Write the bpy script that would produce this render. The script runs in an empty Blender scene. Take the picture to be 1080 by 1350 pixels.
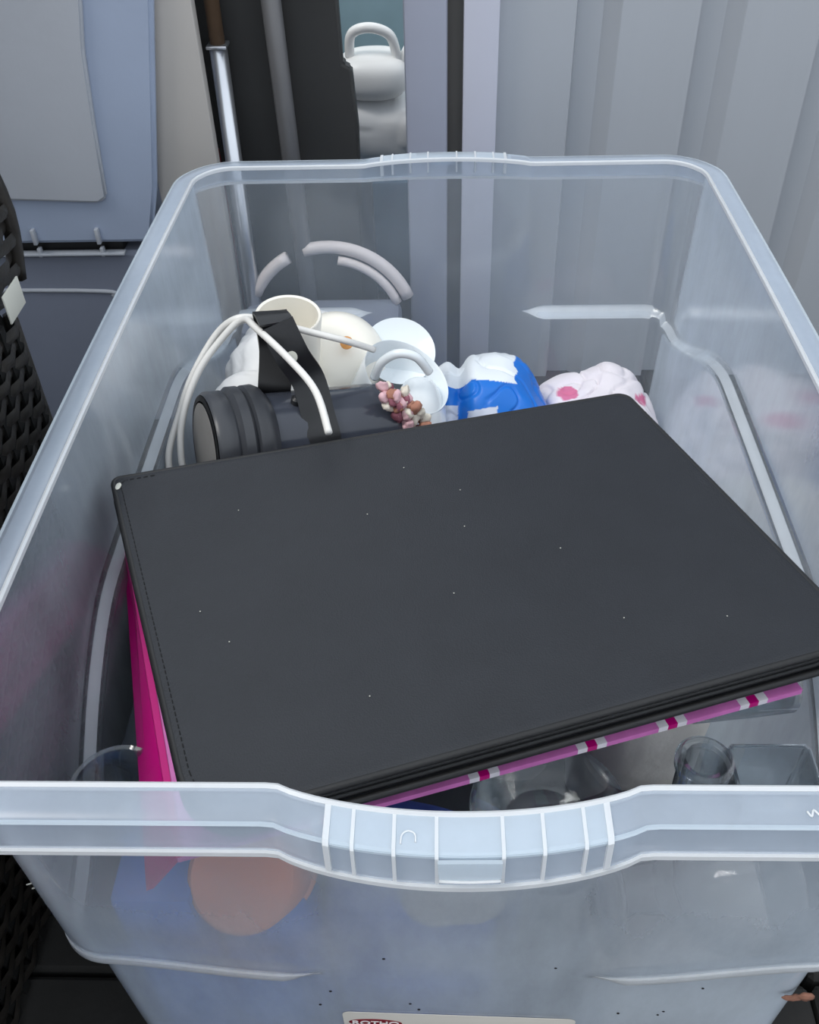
import bpy, bmesh, math, random
from mathutils import Vector, Matrix, noise
random.seed(4)
S = bpy.context.scene
COL = S.collection
PI = math.pi

# ------------------------------------------------------------------ camera
cam = bpy.data.cameras.new('camera'); cam.sensor_fit = 'HORIZONTAL'; cam.sensor_width = 36.0
cam.lens = 1260.5 / 1080 * 36; cam.clip_start = .01; cam.clip_end = 60
co = bpy.data.objects.new('camera', cam); COL.objects.link(co); S.camera = co
def cam_matrix(pitch, roll, yaw, loc):
    cp, sp = math.cos(pitch), math.sin(pitch)
    fw = Vector((math.sin(yaw)*cp, math.cos(yaw)*cp, -sp)); r = Vector((math.cos(yaw), -math.sin(yaw), 0)); u = r.cross(fw)
    r2 = r*math.cos(roll)+u*math.sin(roll); u2 = -r*math.sin(roll)+u*math.cos(roll)
    M = Matrix((r2, u2, -fw)).transposed().to_4x4(); M.translation = loc
    return M
co.matrix_world = cam_matrix(.739194, -.033491, -.044295, (-.0080, -.2347, .8440))

# ------------------------------------------------------------------ sky, sun, exposure
world = bpy.data.worlds.new('sky'); S.world = world; world.use_nodes = True
wn = world.node_tree; wn.nodes.clear()
wo = wn.nodes.new('ShaderNodeOutputWorld'); wb = wn.nodes.new('ShaderNodeBackground')
wt = wn.nodes.new('ShaderNodeTexCoord'); ws = wn.nodes.new('ShaderNodeSeparateXYZ'); wr = wn.nodes.new('ShaderNodeValToRGB')
wn.links.new(wt.outputs['Generated'], ws.inputs[0]); wn.links.new(ws.outputs['Z'], wr.inputs[0])
e = wr.color_ramp.elements
e[0].position = 0.0; e[0].color = (.68, .71, .76, 1); e[1].position = .55; e[1].color = (.86, .93, 1.0, 1)
wn.links.new(wr.outputs[0], wb.inputs[0]); wb.inputs[1].default_value = 1.4
wn.links.new(wb.outputs[0], wo.inputs[0])
sun = bpy.data.lights.new('sun', 'SUN'); sun.energy = 1.3; sun.angle = math.radians(18); sun.color = (1, .96, .9)
so = bpy.data.objects.new('sun', sun); COL.objects.link(so); so.rotation_euler = Vector((-.55, -.30, .95)).to_track_quat('Z', 'Y').to_euler()
vs = S.view_settings; vs.view_transform = 'Standard'; vs.look = 'None'; vs.exposure = 0.0; vs.gamma = 1.0; vs.use_curve_mapping = False
S.cycles.transparent_max_bounces = 40; S.cycles.max_bounces = 14; S.cycles.transmission_bounces = 12
S.cycles.caustics_reflective = False; S.cycles.caustics_refractive = False

# ------------------------------------------------------------------ materials
def srgb(r, g, b):
    f = lambda c: (c/255/12.92) if c/255 <= .04045 else ((c/255+.055)/1.055)**2.4
    return (f(r), f(g), f(b), 1)
def mat(name, col, rough=.5, var=.08, scale=8, bump=0, bscale=60, metal=0, trans=0, ior=1.45, spec=.5, sheen=0, stretch=(1,1,1), alpha=None):
    m = bpy.data.materials.new(name); m.use_nodes = True; t = m.node_tree; n = t.nodes; b = n['Principled BSDF']
    b.inputs['Roughness'].default_value = rough; b.inputs['Metallic'].default_value = metal
    b.inputs['Transmission Weight'].default_value = trans; b.inputs['IOR'].default_value = ior
    b.inputs['Specular IOR Level'].default_value = spec; b.inputs['Sheen Weight'].default_value = sheen
    tc = n.new('ShaderNodeTexCoord'); mp = n.new('ShaderNodeMapping'); mp.inputs['Scale'].default_value = stretch
    t.links.new(tc.outputs['Object'], mp.inputs[0])
    nz = n.new('ShaderNodeTexNoise'); nz.inputs['Scale'].default_value = scale; nz.inputs['Detail'].default_value = 5
    t.links.new(mp.outputs[0], nz.inputs['Vector'])
    rp = n.new('ShaderNodeValToRGB'); c = col if len(col) == 4 else (*col, 1)
    rp.color_ramp.elements[0].position = .3; rp.color_ramp.elements[1].position = .7
    rp.color_ramp.elements[0].color = tuple(max(0, x*(1-var)) for x in c[:3])+(1,)
    rp.color_ramp.elements[1].color = tuple(min(1, x*(1+var)) for x in c[:3])+(1,)
    t.links.new(nz.outputs['Fac'], rp.inputs[0]); t.links.new(rp.outputs[0], b.inputs['Base Color'])
    if bump:
        bz = n.new('ShaderNodeTexNoise'); bz.inputs['Scale'].default_value = bscale; bz.inputs['Detail'].default_value = 3
        t.links.new(mp.outputs[0], bz.inputs['Vector'])
        bp = n.new('ShaderNodeBump'); bp.inputs['Strength'].default_value = bump; bp.inputs['Distance'].default_value = .002
        t.links.new(bz.outputs['Fac'], bp.inputs['Height']); t.links.new(bp.outputs[0], b.inputs['Normal'])
    return m
def translucent(name, haze, edge, col, rough=.13, gloss=1.0, tint=(.985, .992, 1.0, 1), scuff=.25):
    """milky see-through polypropylene: part of the light passes, part is scattered by the milky plastic"""
    m = bpy.data.materials.new(name); m.use_nodes = True; t = m.node_tree; n = t.nodes; n.clear(); L = t.links
    out = n.new('ShaderNodeOutputMaterial'); tr = n.new('ShaderNodeBsdfTransparent'); tr.inputs[0].default_value = tint
    df = n.new('ShaderNodeBsdfDiffuse'); df.inputs[0].default_value = col; tl = n.new('ShaderNodeBsdfTranslucent'); tl.inputs[0].default_value = col
    m1 = n.new('ShaderNodeMixShader'); m1.inputs[0].default_value = .35; L.new(df.outputs[0], m1.inputs[1]); L.new(tl.outputs[0], m1.inputs[2])
    lw = n.new('ShaderNodeLayerWeight'); lw.inputs[0].default_value = .5
    hp_ = n.new('ShaderNodeMapRange'); hp_.interpolation_type = 'SMOOTHSTEP'; hp_.inputs[1].default_value = .52; hp_.inputs[2].default_value = .80; L.new(lw.outputs['Facing'], hp_.inputs[0])
    tc = n.new('ShaderNodeTexCoord'); mp = n.new('ShaderNodeMapping'); mp.inputs['Scale'].default_value = (1, 1, .35)
    nz = n.new('ShaderNodeTexNoise'); nz.inputs['Scale'].default_value = 14; nz.inputs['Detail'].default_value = 7; nz.inputs['Roughness'].default_value = .65
    L.new(tc.outputs['Object'], mp.inputs[0]); L.new(mp.outputs[0], nz.inputs['Vector'])
    mr = n.new('ShaderNodeMapRange'); mr.inputs[1].default_value = .3; mr.inputs[2].default_value = .75; mr.inputs[3].default_value = 1-scuff; mr.inputs[4].default_value = 1+scuff
    L.new(nz.outputs['Fac'], mr.inputs[0])
    mr2 = n.new('ShaderNodeMapRange'); mr2.inputs[3].default_value = haze; mr2.inputs[4].default_value = edge; L.new(hp_.outputs[0], mr2.inputs[0])
    mu = n.new('ShaderNodeMath'); mu.operation = 'MULTIPLY'; mu.use_clamp = True; L.new(mr.outputs[0], mu.inputs[0]); L.new(mr2.outputs[0], mu.inputs[1])
    m2 = n.new('ShaderNodeMixShader'); L.new(mu.outputs[0], m2.inputs[0]); L.new(tr.outputs[0], m2.inputs[1]); L.new(m1.outputs[0], m2.inputs[2])
    gl = n.new('ShaderNodeBsdfGlossy'); gl.inputs['Roughness'].default_value = rough
    fr = n.new('ShaderNodeLayerWeight'); fr.inputs[0].default_value = .5
    pw = n.new('ShaderNodeMath'); pw.operation = 'POWER'; pw.inputs[1].default_value = 3.2; L.new(fr.outputs['Facing'], pw.inputs[0])
    mg = n.new('ShaderNodeMath'); mg.operation = 'MULTIPLY_ADD'; mg.inputs[1].default_value = gloss*.8; mg.inputs[2].default_value = gloss*.03; L.new(pw.outputs[0], mg.inputs[0])
    m3 = n.new('ShaderNodeMixShader'); L.new(mg.outputs[0], m3.inputs[0]); L.new(m2.outputs[0], m3.inputs[1]); L.new(gl.outputs[0], m3.inputs[2])
    L.new(m3.outputs[0], out.inputs[0])
    return m
def vcol_mat(name, rough=.4, bump=.2, bscale=40):
    m = mat(name, (1,1,1), rough, bump=bump, bscale=bscale); t = m.node_tree; n = t.nodes
    a = n.new('ShaderNodeVertexColor'); a.layer_name = 'print'
    t.links.new(a.outputs[0], n['Principled BSDF'].inputs['Base Color'])
    return m

M_WALL = translucent('milky_plastic', .128, .86, (.80, .895, 1.0, 1))
M_RIM = translucent('milky_plastic_rim', .32, .62, (.78, .875, 1.0, 1), rough=.22, gloss=.7, scuff=.1)
M_RIB = translucent('milky_plastic_rib', .5, .7, (.84, .93, 1.0, 1), rough=.25, gloss=.6, scuff=.08)
M_LEDGE_GLEAM = translucent('painted_ledge_gleam', .62, .8, (.94, .97, 1.0, 1), rough=.25, gloss=.7, scuff=.15)
M_BEAD = translucent('milky_plastic_bead', .8, .9, (.97, .985, 1.0, 1), rough=.25, gloss=.7, scuff=.05)
M_FLOOR = mat('dark_paving', srgb(38, 37, 36), .9, .2, 14, .5, 90)
M_SHEET = mat('galvanised_sheet', srgb(178, 183, 190), .5, .05, 3, .15, 20, metal=.25, stretch=(2, 2, .3))
M_SHEET2 = mat('grey_streak_sheet', srgb(150, 150, 152), .6, .12, 5, .2, 25, metal=.15, stretch=(3, 3, .2))
M_POST = mat('lavender_grey_post', srgb(170, 174, 190), .5, .04, 4)
M_STRIP = mat('pale_trim_strip', srgb(208, 210, 224), .45, .03, 4)
M_GAP = mat('brown_grey_post', srgb(96, 94, 90), .8, .1, 6)
M_CAB = mat('blue_grey_cabinet_plastic', srgb(158, 170, 192), .42, .05, 5, .12, 120)
M_CABP = mat('grey_cabinet_panel_plastic', srgb(172, 176, 184), .4, .05, 5, .12, 120)
M_CABL = mat('dark_blue_grey_plastic', srgb(128, 134, 150), .45, .06, 5, .12, 120)
M_BEIGE = mat('pale_beige_board', srgb(176, 172, 168), .6, .05, 4)
M_BLKB = mat('black_board', srgb(46, 46, 46), .6, .15, 6)
M_DARK = mat('black_plastic', srgb(24, 24, 26), .5, .1, 6)
M_ALU = mat('brushed_aluminium', srgb(205, 208, 214), .28, .05, 20, metal=.9)
M_GPOLE = mat('grey_painted_pole', srgb(104, 104, 106), .45, .08, 10, metal=.3)
M_BROWN = mat('worn_brown_handle', srgb(96, 76, 58), .6, .25, 25)
M_RED = mat('dull_red_plastic', srgb(120, 40, 46), .5)
M_ARC = mat('pale_pinkish_arc', srgb(232, 222, 220), .4)
M_WICK = mat('black_brown_wicker', srgb(40, 37, 34), .38, .35, 60, .2, 200)
M_WICKD = mat('black_backing', srgb(8, 8, 8), .8)
M_TAG = mat('off_white_tag', srgb(206, 206, 196), .7)
M_TEAL = mat('teal_tarpaulin', srgb(160, 190, 200), .55, .15, 6, .4, 12)
M_WHITEP = mat('white_plastic', srgb(248, 248, 246), .35, .03, 6)
M_WHITEB = mat('white_film_bag', srgb(236, 236, 236), .45, .05, 6, .5, 25)
M_LEATH = mat('black_leatherette', srgb(38, 40, 45), .42, .07, 30, .22, 900, spec=.45)
M_LEATHD = mat('black_piping_leatherette', srgb(34, 34, 35), .45, .1, 30, .1, 500)
M_ZIP = mat('black_zip_tape', srgb(14, 14, 14), .7, .1, 50, .3, 900)
M_STITCH = mat('dark_thread', srgb(26, 26, 27), .8)
M_MAG = mat('magenta_cover', srgb(196, 0, 122), .4, .04, 12)
M_LIL = mat('lilac_pink_cover', srgb(214, 120, 190), .45, .12, 60)
M_STRW = mat('white_stripe_cover', srgb(236, 230, 236), .5, .04)
M_SPOT = mat('glossy_black_plastic', srgb(62, 66, 76), .15, .1, 12, .05, 80)
M_SPOTM = mat('satin_black_plastic', srgb(58, 60, 65), .34, .1, 12, .1, 80)
M_BRK = mat('black_steel_strap', srgb(34, 35, 38), .36, .15, 20, .1, 200)
M_LENS = mat('grey_dusty_lens', srgb(128, 126, 124), .5, .12, 20)
M_CABLE = mat('white_cable_rubber', srgb(232, 230, 226), .4, .04, 20)
M_CREAM = mat('cream_glazed_ceramic', srgb(240, 236, 226), .25, .03, 6)
M_PORC = mat('white_porcelain', srgb(228, 234, 238), .18, .03, 6)
M_AMBER = mat('amber_spot', srgb(214, 150, 84), .4, .25, 120)
def glass(name):
    m = bpy.data.materials.new(name); m.use_nodes = True; t = m.node_tree; n = t.nodes; n.clear(); L = t.links
    out = n.new('ShaderNodeOutputMaterial'); tr = n.new('ShaderNodeBsdfTransparent'); tr.inputs[0].default_value = (.84, .88, .90, 1)
    rf = n.new('ShaderNodeBsdfGlass'); rf.inputs[0].default_value = (.97, .985, 1, 1); rf.inputs['IOR'].default_value = 1.4; rf.inputs['Roughness'].default_value = .02
    m1 = n.new('ShaderNodeMixShader'); m1.inputs[0].default_value = .35; L.new(tr.outputs[0], m1.inputs[1]); L.new(rf.outputs[0], m1.inputs[2])
    gl = n.new('ShaderNodeBsdfGlossy'); gl.inputs['Roughness'].default_value = .05
    lw = n.new('ShaderNodeLayerWeight'); pw = n.new('ShaderNodeMath'); pw.operation = 'POWER'; pw.inputs[1].default_value = 2.2; L.new(lw.outputs['Facing'], pw.inputs[0])
    ma = n.new('ShaderNodeMath'); ma.operation = 'MULTIPLY_ADD'; ma.inputs[1].default_value = .85; ma.inputs[2].default_value = .05; L.new(pw.outputs[0], ma.inputs[0])
    m2 = n.new('ShaderNodeMixShader'); L.new(ma.outputs[0], m2.inputs[0]); L.new(m1.outputs[0], m2.inputs[1]); L.new(gl.outputs[0], m2.inputs[2])
    L.new(m2.outputs[0], out.inputs[0]); return m
M_GLASS = glass('clear_glass')
M_HAZEGLASS = translucent('painted_haze_glass', .10, .55, (.92, .93, .93, 1), rough=.08, gloss=1.2, scuff=.5)  # pale haze added to brighten the clear glass behind the near wall
M_NAVY = mat('navy_fabric', srgb(74, 106, 196), .85, .2, 20, .4, 60)
M_BLUE = mat('mid_blue_plastic', srgb(60, 124, 226), .5, .1, 8, .3, 20)
M_PEACH = mat('peach_terracotta', srgb(240, 160, 132), .7, .08, 10)
M_GREYP = mat('pale_grey_plastic', srgb(214, 210, 208), .5, .05, 8)
M_SHADEGREY = mat('dark_shade_grey', srgb(58, 64, 72), .35, .1, 8)
M_LABEL = mat('off_white_label_paper', srgb(226, 222, 214), .5, .03)
M_LOGO = mat('dark_red_print', srgb(122, 6, 34), .5, .03)
M_LETTER = mat('white_print', srgb(240, 236, 236), .5, 0)
M_TWIG = mat('dry_brown_debris', srgb(120, 84, 70), .9, .45, 90, .5, 200)
M_SPECK = mat('dark_dirt_speck', srgb(30, 28, 30), .9)
M_BAG = vcol_mat('printed_film_bag', .38, .25, 30)
M_CLOTH = vcol_mat('printed_cotton_cloth', .85, .3, 80)

# ------------------------------------------------------------------ helpers
def link(name, me, m=None, parent=None, smooth=False):
    o = bpy.data.objects.new(name, me); COL.objects.link(o)
    if m is not None:
        for k in (m if isinstance(m, (list, tuple)) else [m]): me.materials.append(k)
    if parent: o.parent = parent
    if smooth:
        for p in me.polygons: p.use_smooth = True
    return o
def mesh(name, V, F, m=None, parent=None, smooth=False):
    me = bpy.data.meshes.new(name); me.from_pydata([tuple(v) for v in V], [], F); me.update()
    bm = bmesh.new(); bm.from_mesh(me); bmesh.ops.recalc_face_normals(bm, faces=bm.faces); bm.to_mesh(me); bm.free()
    return link(name, me, m, parent, smooth)
def sharp(o, ang=35):
    me = o.data; bm = bmesh.new(); bm.from_mesh(me)
    for ed in bm.edges:
        if len(ed.link_faces) == 2 and ed.calc_face_angle(0) > math.radians(ang): ed.smooth = False
    for f in bm.faces: f.smooth = True
    bm.to_mesh(me); bm.free(); return o
def thing(name, label, cat, loc=(0,0,0), group=None):
    o = bpy.data.objects.new(name, None); COL.objects.link(o); o.location = loc; o.empty_display_size = .02
    o['label'] = label; o['category'] = cat
    if group: o['group'] = group
    return o
def tag(o, label, cat, group=None, kind=None):
    o['label'] = label; o['category'] = cat
    if group: o['group'] = group
    if kind: o['kind'] = kind
    return o
def rel(o, parent):
    """keep world placement for a child of an Empty that stands away from the origin"""
    o.parent = parent; o.matrix_parent_inverse = Matrix.Translation(parent.location).inverted(); return o
def cbox(name, c, s, m, parent=None, bev=.002, rz=0, taper=None):
    bm = bmesh.new(); bmesh.ops.create_cube(bm, size=1)
    for v in bm.verts: v.co = Vector((v.co.x*s[0], v.co.y*s[1], v.co.z*s[2]))
    if bev: bmesh.ops.bevel(bm, geom=list(bm.edges), offset=bev, segments=2, affect='EDGES', profile=.5)
    R = Matrix.Rotation(rz, 4, 'Z')
    for v in bm.verts: v.co = R @ v.co + Vector(c)
    me = bpy.data.meshes.new(name); bm.to_mesh(me); bm.free()
    o = link(name, me, m, None); sharp(o)
    if parent: rel(o, parent)
    return o
def frame(axis, up=(0,0,1)):
    z = Vector(axis).normalized(); x = Vector(up).cross(z)
    if x.length < 1e-4: x = Vector((1,0,0))
    x.normalize(); y = z.cross(x); return Matrix((x, y, z)).transposed()
def lathe(name, prof, c, axis, m, parent=None, n=48, wob=0, knobs=None, caps=True):
    R = frame(axis); c = Vector(c); V = []; F = []
    for i, (r, h) in enumerate(prof):
        for k in range(n):
            a = 2*PI*k/n; rr = r
            if knobs: rr = r*(1+knobs(i, k))
            V.append(c + R @ Vector((rr*math.cos(a), rr*math.sin(a), h)))
    for i in range(len(prof)-1):
        for k in range(n):
            F.append((i*n+k, i*n+(k+1) % n, (i+1)*n+(k+1) % n, (i+1)*n+k))
    if caps:
        F.append(tuple(range(n))[::-1]); F.append(tuple((len(prof)-1)*n+k for k in range(n)))
    o = mesh(name, V, F, m); sharp(o, 40)
    if parent: rel(o, parent)
    return o
def cr(P, n=8, closed=False):
    P = [Vector(p) for p in P]; out = []
    N = len(P)
    for i in range(N if closed else N-1):
        g = lambda k: P[k % N] if closed else P[max(0, min(N-1, k))]
        a, b, c, d = g(i-1), g(i), g(i+1), g(i+2)
        for k in range(n):
            t = k/n
            out.append(.5*((2*b)+(c-a)*t+(2*a-5*b+4*c-d)*t*t+(3*b-a-3*c+d)*t**3))
    if not closed: out.append(P[-1])
    return out
def tube_vf(P, r, n=8, closed=False, flat=1.0):
    V = []; F = []; N = len(P); prev = None
    for i, p in enumerate(P):
        a = P[(i-1) % N] if closed else P[max(0, i-1)]; b = P[(i+1) % N] if closed else P[min(N-1, i+1)]
        t = (b-a).normalized()
        if prev is None:
            u = t.orthogonal().normalized() if abs(t.z) > .95 else t.cross(Vector((0,0,1))).normalized()
        else:
            u = (prev - t*prev.dot(t)).normalized()
        prev = u; w = t.cross(u); rr = r(i/(N-1)) if callable(r) else r
        for k in range(n):
            an = 2*PI*k/n; V.append(p+u*math.cos(an)*rr+w*math.sin(an)*rr*flat)
    for i in range(N if closed else N-1):
        j = (i+1) % N
        for k in range(n): F.append((i*n+k, i*n+(k+1) % n, j*n+(k+1) % n, j*n+k))
    if not closed: F += [tuple(range(n))[::-1], tuple((N-1)*n+k for k in range(n))]
    return V, F
def tube(name, P, r, m, parent=None, n=8, sm=8, closed=False, flat=1.0):
    P = cr(P, sm, closed) if sm > 1 else [Vector(p) for p in P]
    V, F = tube_vf(P, r, n, closed, flat); o = mesh(name, V, F, m, None, True)
    if parent: rel(o, parent)
    return o
def spow(x, p): return math.copysign(abs(x)**p, x)
def lump(name, c, s, m, parent=None, e=.6, amp=.1, fr=9, seed=0, nu=96, nv=64, fold=.5, rz=0, fn=None, color=None, crease=.5):
    """a filled, creased soft body: superellipsoid with folds pressed into it"""
    V = []; F = []; off = Vector((seed*7.3, seed*3.1, seed*1.7)); R = Matrix.Rotation(rz, 3, 'Z'); c = Vector(c)
    for j in range(nv+1):
        ph = -PI/2+PI*j/nv
        for i in range(nu):
            th = 2*PI*i/nu
            d = Vector((spow(math.cos(ph), e)*spow(math.cos(th), e), spow(math.cos(ph), e)*spow(math.sin(th), e), spow(math.sin(ph), e)))
            p = Vector((d.x*s[0], d.y*s[1], d.z*s[2]))
            q = p*fr+off
            n1 = noise.noise(q)+.5*noise.noise(q*2.1)
            rd = 1-abs(noise.noise(q*.8+Vector((5, 2, 9))))*2
            rd2 = abs(noise.noise(q*2.3+Vector((1, 8, 3)))); k = amp*(n1+fold*(rd-.5)-crease*max(0, .16-rd2)*4)*min(s)
            nrm = Vector((d.x/s[0], d.y/s[1], d.z/s[2])).normalized()
            p = p+nrm*k
            if fn: p = fn(p)
            V.append(c+R @ p)
    for j in range(nv):
        for i in range(nu): F.append((j*nu+i, j*nu+(i+1) % nu, (j+1)*nu+(i+1) % nu, (j+1)*nu+i))
    me = bpy.data.meshes.new(name); me.from_pydata([tuple(v) for v in V], [], F)
    bm = bmesh.new(); bm.from_mesh(me); bmesh.ops.remove_doubles(bm, verts=bm.verts, dist=1e-5); bmesh.ops.recalc_face_normals(bm, faces=bm.faces); bm.to_mesh(me); bm.free()
    if color:
        at = me.color_attributes.new('print', 'FLOAT_COLOR', 'POINT')
        for v in me.vertices: at.data[v.index].color = color(v.co)
    o = link(name, me, m, None, True)
    if parent: rel(o, parent)
    return o

# ================================================================== SETTING
def grid_floor():
    f = thing('floor', 'grey concrete paving under the storage box', 'floor'); del f['category']; f['kind'] = 'structure'
    bm = bmesh.new(); bmesh.ops.create_cube(bm, size=1)
    for v in bm.verts: v.co = Vector((v.co.x*.398, v.co.y*.398, v.co.z*.04))
    bmesh.ops.bevel(bm, geom=list(bm.edges), offset=.004, segments=1, affect='EDGES')
    me = bpy.data.meshes.new('paving_slab'); bm.to_mesh(me); bm.free(); me.materials.append(M_FLOOR)
    for i in range(-4, 5):
        for j in range(-3, 6):
            o = bpy.data.objects.new('paving_slab', me); COL.objects.link(o); o.parent = f
            o.location = (i*.402+.1, j*.402-.1, -.0205-random.random()*.0006)
    b = cbox('joint_sand', (0.1, .3, -.045), (3.8, 3.8, .03), M_GAP, f, bev=0)
grid_floor()

# corrugated sheet wall: one trapezoid panel per period
wall = thing('wall_back', 'grey corrugated metal sheet wall behind the box', 'wall'); del wall['category']; wall['kind'] = 'structure'
PER = .1455; YW = 1.0
def panel_mesh():
    wide, groove, sl, dp = .0900, .0555, .005, .015
    prof = [(0, 0), (wide, 0), (wide+sl*.35, .0), (wide+sl, dp), (wide+groove-.020, dp), (wide+groove-.001, .0005), (PER, 0)]
    V = []; F = []
    for x, y in prof: V += [(x, y, 0), (x, y, 2.0)]
    for x, y in prof: V += [(x, y+.0012, 0), (x, y+.0012, 2.0)]
    n = len(prof)
    for i in range(n-1):
        F.append((2*i, 2*i+2, 2*i+3, 2*i+1)); F.append((2*n+2*i, 2*n+2*i+1, 2*n+2*i+3, 2*n+2*i+2))
    F += [(0, 1, 2*n+1, 2*n), (2*n-2, 4*n-2, 4*n-1, 2*n-1)]
    F += [tuple([2*i for i in range(n)]+[2*n+2*i for i in reversed(range(n))]), tuple([2*i+1 for i in reversed(range(n))]+[2*n+2*i+1 for i in range(n)])]
    me = bpy.data.meshes.new('metal_panel'); me.from_pydata(V, [], F); me.materials.append(M_SHEET)
    bm = bmesh.new(); bm.from_mesh(me); bmesh.ops.recalc_face_normals(bm, faces=bm.faces); bm.to_mesh(me); bm.free()
    return me
pm = panel_mesh()
for k in range(9):
    o = bpy.data.objects.new('metal_panel', pm); COL.objects.link(o); o.parent = wall; o.location = (.0625+k*PER, YW, 0)
for i, (z, x) in enumerate([(.42, .345), (.30, .352)]):
    V, F = tube_vf(cr([(x+.014, YW+.010, z+.16), (x+.016, YW+.009, z+.05), (x+.013, YW+.010, z)], 5), .0014, 6)
    mesh('grey_streak', V, F, M_SHEET2, wall, True)  # thin raised streaks, darker grey than the sheet
def setting(name, c, s, m, label, bev=.002):
    o = cbox(name, c, s, m, None, bev); o['kind'] = 'structure'; o['label'] = label; return o
setting('trim_1', (.042, .988, 1.0), (.042, .018, 2.0), M_STRIP, 'pale lavender white vertical strip at the end of the metal wall')
setting('trim_2', (.011, 1.006, 1.0), (.022, .012, 2.0), M_GAP, 'narrow brown grey recess beside the pale strip')
setting('trim_3', (-.024, .992, 1.0), (.052, .03, 2.0), M_POST, 'lavender grey vertical post left of the recess', .006)
setting('wall_far', (-.3, 1.62, .34), (1.6, .04, .68), M_TEAL, 'teal tarpaulin wall far behind the post')
setting('wall_left', (-1.35, .6, .9), (.05, 3.0, 1.8), M_GPOLE, 'grey wall beyond the cabinet')

# ================================================================== CABINET
cab = thing('storage_cabinet', 'blue-grey plastic cabinet with a raised door panel and dark slot, behind the wicker', 'cabinet', (-.62, 1.02, 0))
def prism(name, pts, y0, y1, m, parent=None, bev=.003):
    """pts: outline in x,z; front at y0"""
    n = len(pts); V = [(x, y0, z) for x, z in pts]+[(x, y1, z) for x, z in pts]
    F = [tuple(range(n)), tuple(range(2*n-1, n-1, -1))]+[(i, (i+1) % n, n+(i+1) % n, n+i) for i in range(n)]
    o = mesh(name, V, F, m)
    if bev:
        bm = bmesh.new(); bm.from_mesh(o.data); bmesh.ops.bevel(bm, geom=list(bm.edges), offset=bev, segments=3, affect='EDGES'); bm.to_mesh(o.data); bm.free()
    sharp(o, 50)
    if parent: rel(o, parent)
    return o
prism('upper_body', [(-.95, .289), (-.372, .289), (-.352, .36), (-.312, .575), (-.29, .80), (-.95, .80)], .88, .8945, M_CAB, cab, .005)
prism('cabinet_shell', [(-.94, .289), (-.372, .289), (-.372, .79), (-.94, .79)], .8945, 1.14, M_CABL, cab, .004)
prism('door_panel', [(-.90, .352), (-.560, .351), (-.424, .345), (-.413, .352), (-.406, .44), (-.398, .52), (-.388, .57), (-.378, .76), (-.90, .76)], .873, .885, M_CABP, cab, .003)
cbox('slot_back', (-.68, .94, .283), (.53, .09, .03), M_DARK, cab, 0)
cbox('lower_lip', (-.68, .884, .2745), (.54, .012, .0035), M_CABP, cab, .001)
prism('lower_body', [(-.95, .0), (-.385, .0), (-.375, .272), (-.95, .272)], .89, 1.14, M_CABL, cab, .006)
tube('ridge', [(-.9, .890, .219), (-.6, .890, .219), (-.452, .890, .216), (-.443, .891, .209)], .003, M_CABP, cab, 8, 6)
for x in (-.518, -.437):
    cbox('hinge_tab', (x, .8765, .301), (.005, .008, .02), M_CABP, cab, .001)
    cbox('hinge_tab', (x-.001, .883, .277), (.005, .008, .012), M_CABP, cab, .001)
tag(cbox('beige_board', (-.315, .905, .45), (.078, .018, .9), M_BEIGE, None, .002), 'pale beige upright board between the cabinet and the black boards', 'board')

# ================================================================== LEANING THINGS
tag(prism('black_board', [(-.277, 0), (-.118, 0), (-.108, .40), (-.112, .47), (-.122, .475), (-.125, .66), (-.30, .66)], .955, .975, M_BLKB), 'wide black board standing upright behind the poles', 'board')
tag(cbox('black_plank', (-.120, .965, .16), (.05, .012, .34), M_DARK, None, .002), 'short black plank low at the edge of the wide black board', 'board')
bp = thing('push_pole', 'silver metal tube with a brown upper handle leaning on the black board', 'pole', (-.262, .925, 0))
tube('metal_tube', [(-.2600, .90, 0), (-.2612, .928, .505)], .0105, M_ALU, bp, 16, 1)
tube('handle', [(-.2612, .928, .50), (-.2625, .945, .85)], .0088, M_BROWN, bp, 14, 1)
cbox('plug', (-.2612, .928, .507), (.0235, .0235, .004), M_ALU, bp, .001)
gp = thing('grey_pole', 'dark grey pole leaning on the middle of the black board', 'pole', (-.197, .93, 0))
tube('tube', [(-.181, .91, 0), (-.203, .945, .85)], .0115, M_GPOLE, gp, 16, 1)
tube('foot_cap', [(-.1805, .9095, 0), (-.181, .911, .03)], .0135, M_DARK, gp, 14, 1)
rp = thing('thin_rod', 'thin dark rod with a dull red end beside the beige board', 'rod', (-.285, .93, 0))
tube('rod', [(-.285, .935, .385), (-.296, .95, .80)], .004, M_DARK, rp, 10, 1)
tube('red_end', [(-.281, .93, .0), (-.285, .935, .385)], .005, M_RED, rp, 10, 1)
def ring(name, c, R, r, m, a0=0, a1=360, lean=.1, parent=None):
    P = [Vector((c[0]+R*math.cos(math.radians(a)), c[1]+lean*R*math.sin(math.radians(a)), c[2]+R*math.sin(math.radians(a)))) for a in range(a0, a1, 6)]
    return tube(name, P, r, m, parent, 10, 1, closed=(a1-a0 == 360))
hz = thing('grey_tub', 'dark grey tub with pale curved bands on the ground behind the far box wall', 'tub', (-.16, .88, 0))
cbox('tub_body', (-.165, .875, .095), (.21, .09, .185), M_CABL, hz, .012)
ring('handle', (-.155, .905, .150), .112, .0085, M_ARC, 22, 112, parent=hz)  # pale arcs in separate pieces above the tub
ring('handle', (-.155, .900, .150), .097, .0060, M_ARC, 22, 86, parent=hz)
ring('handle', (-.155, .905, .150), .112, .0085, M_ARC, 118, 160, parent=hz)

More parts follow.
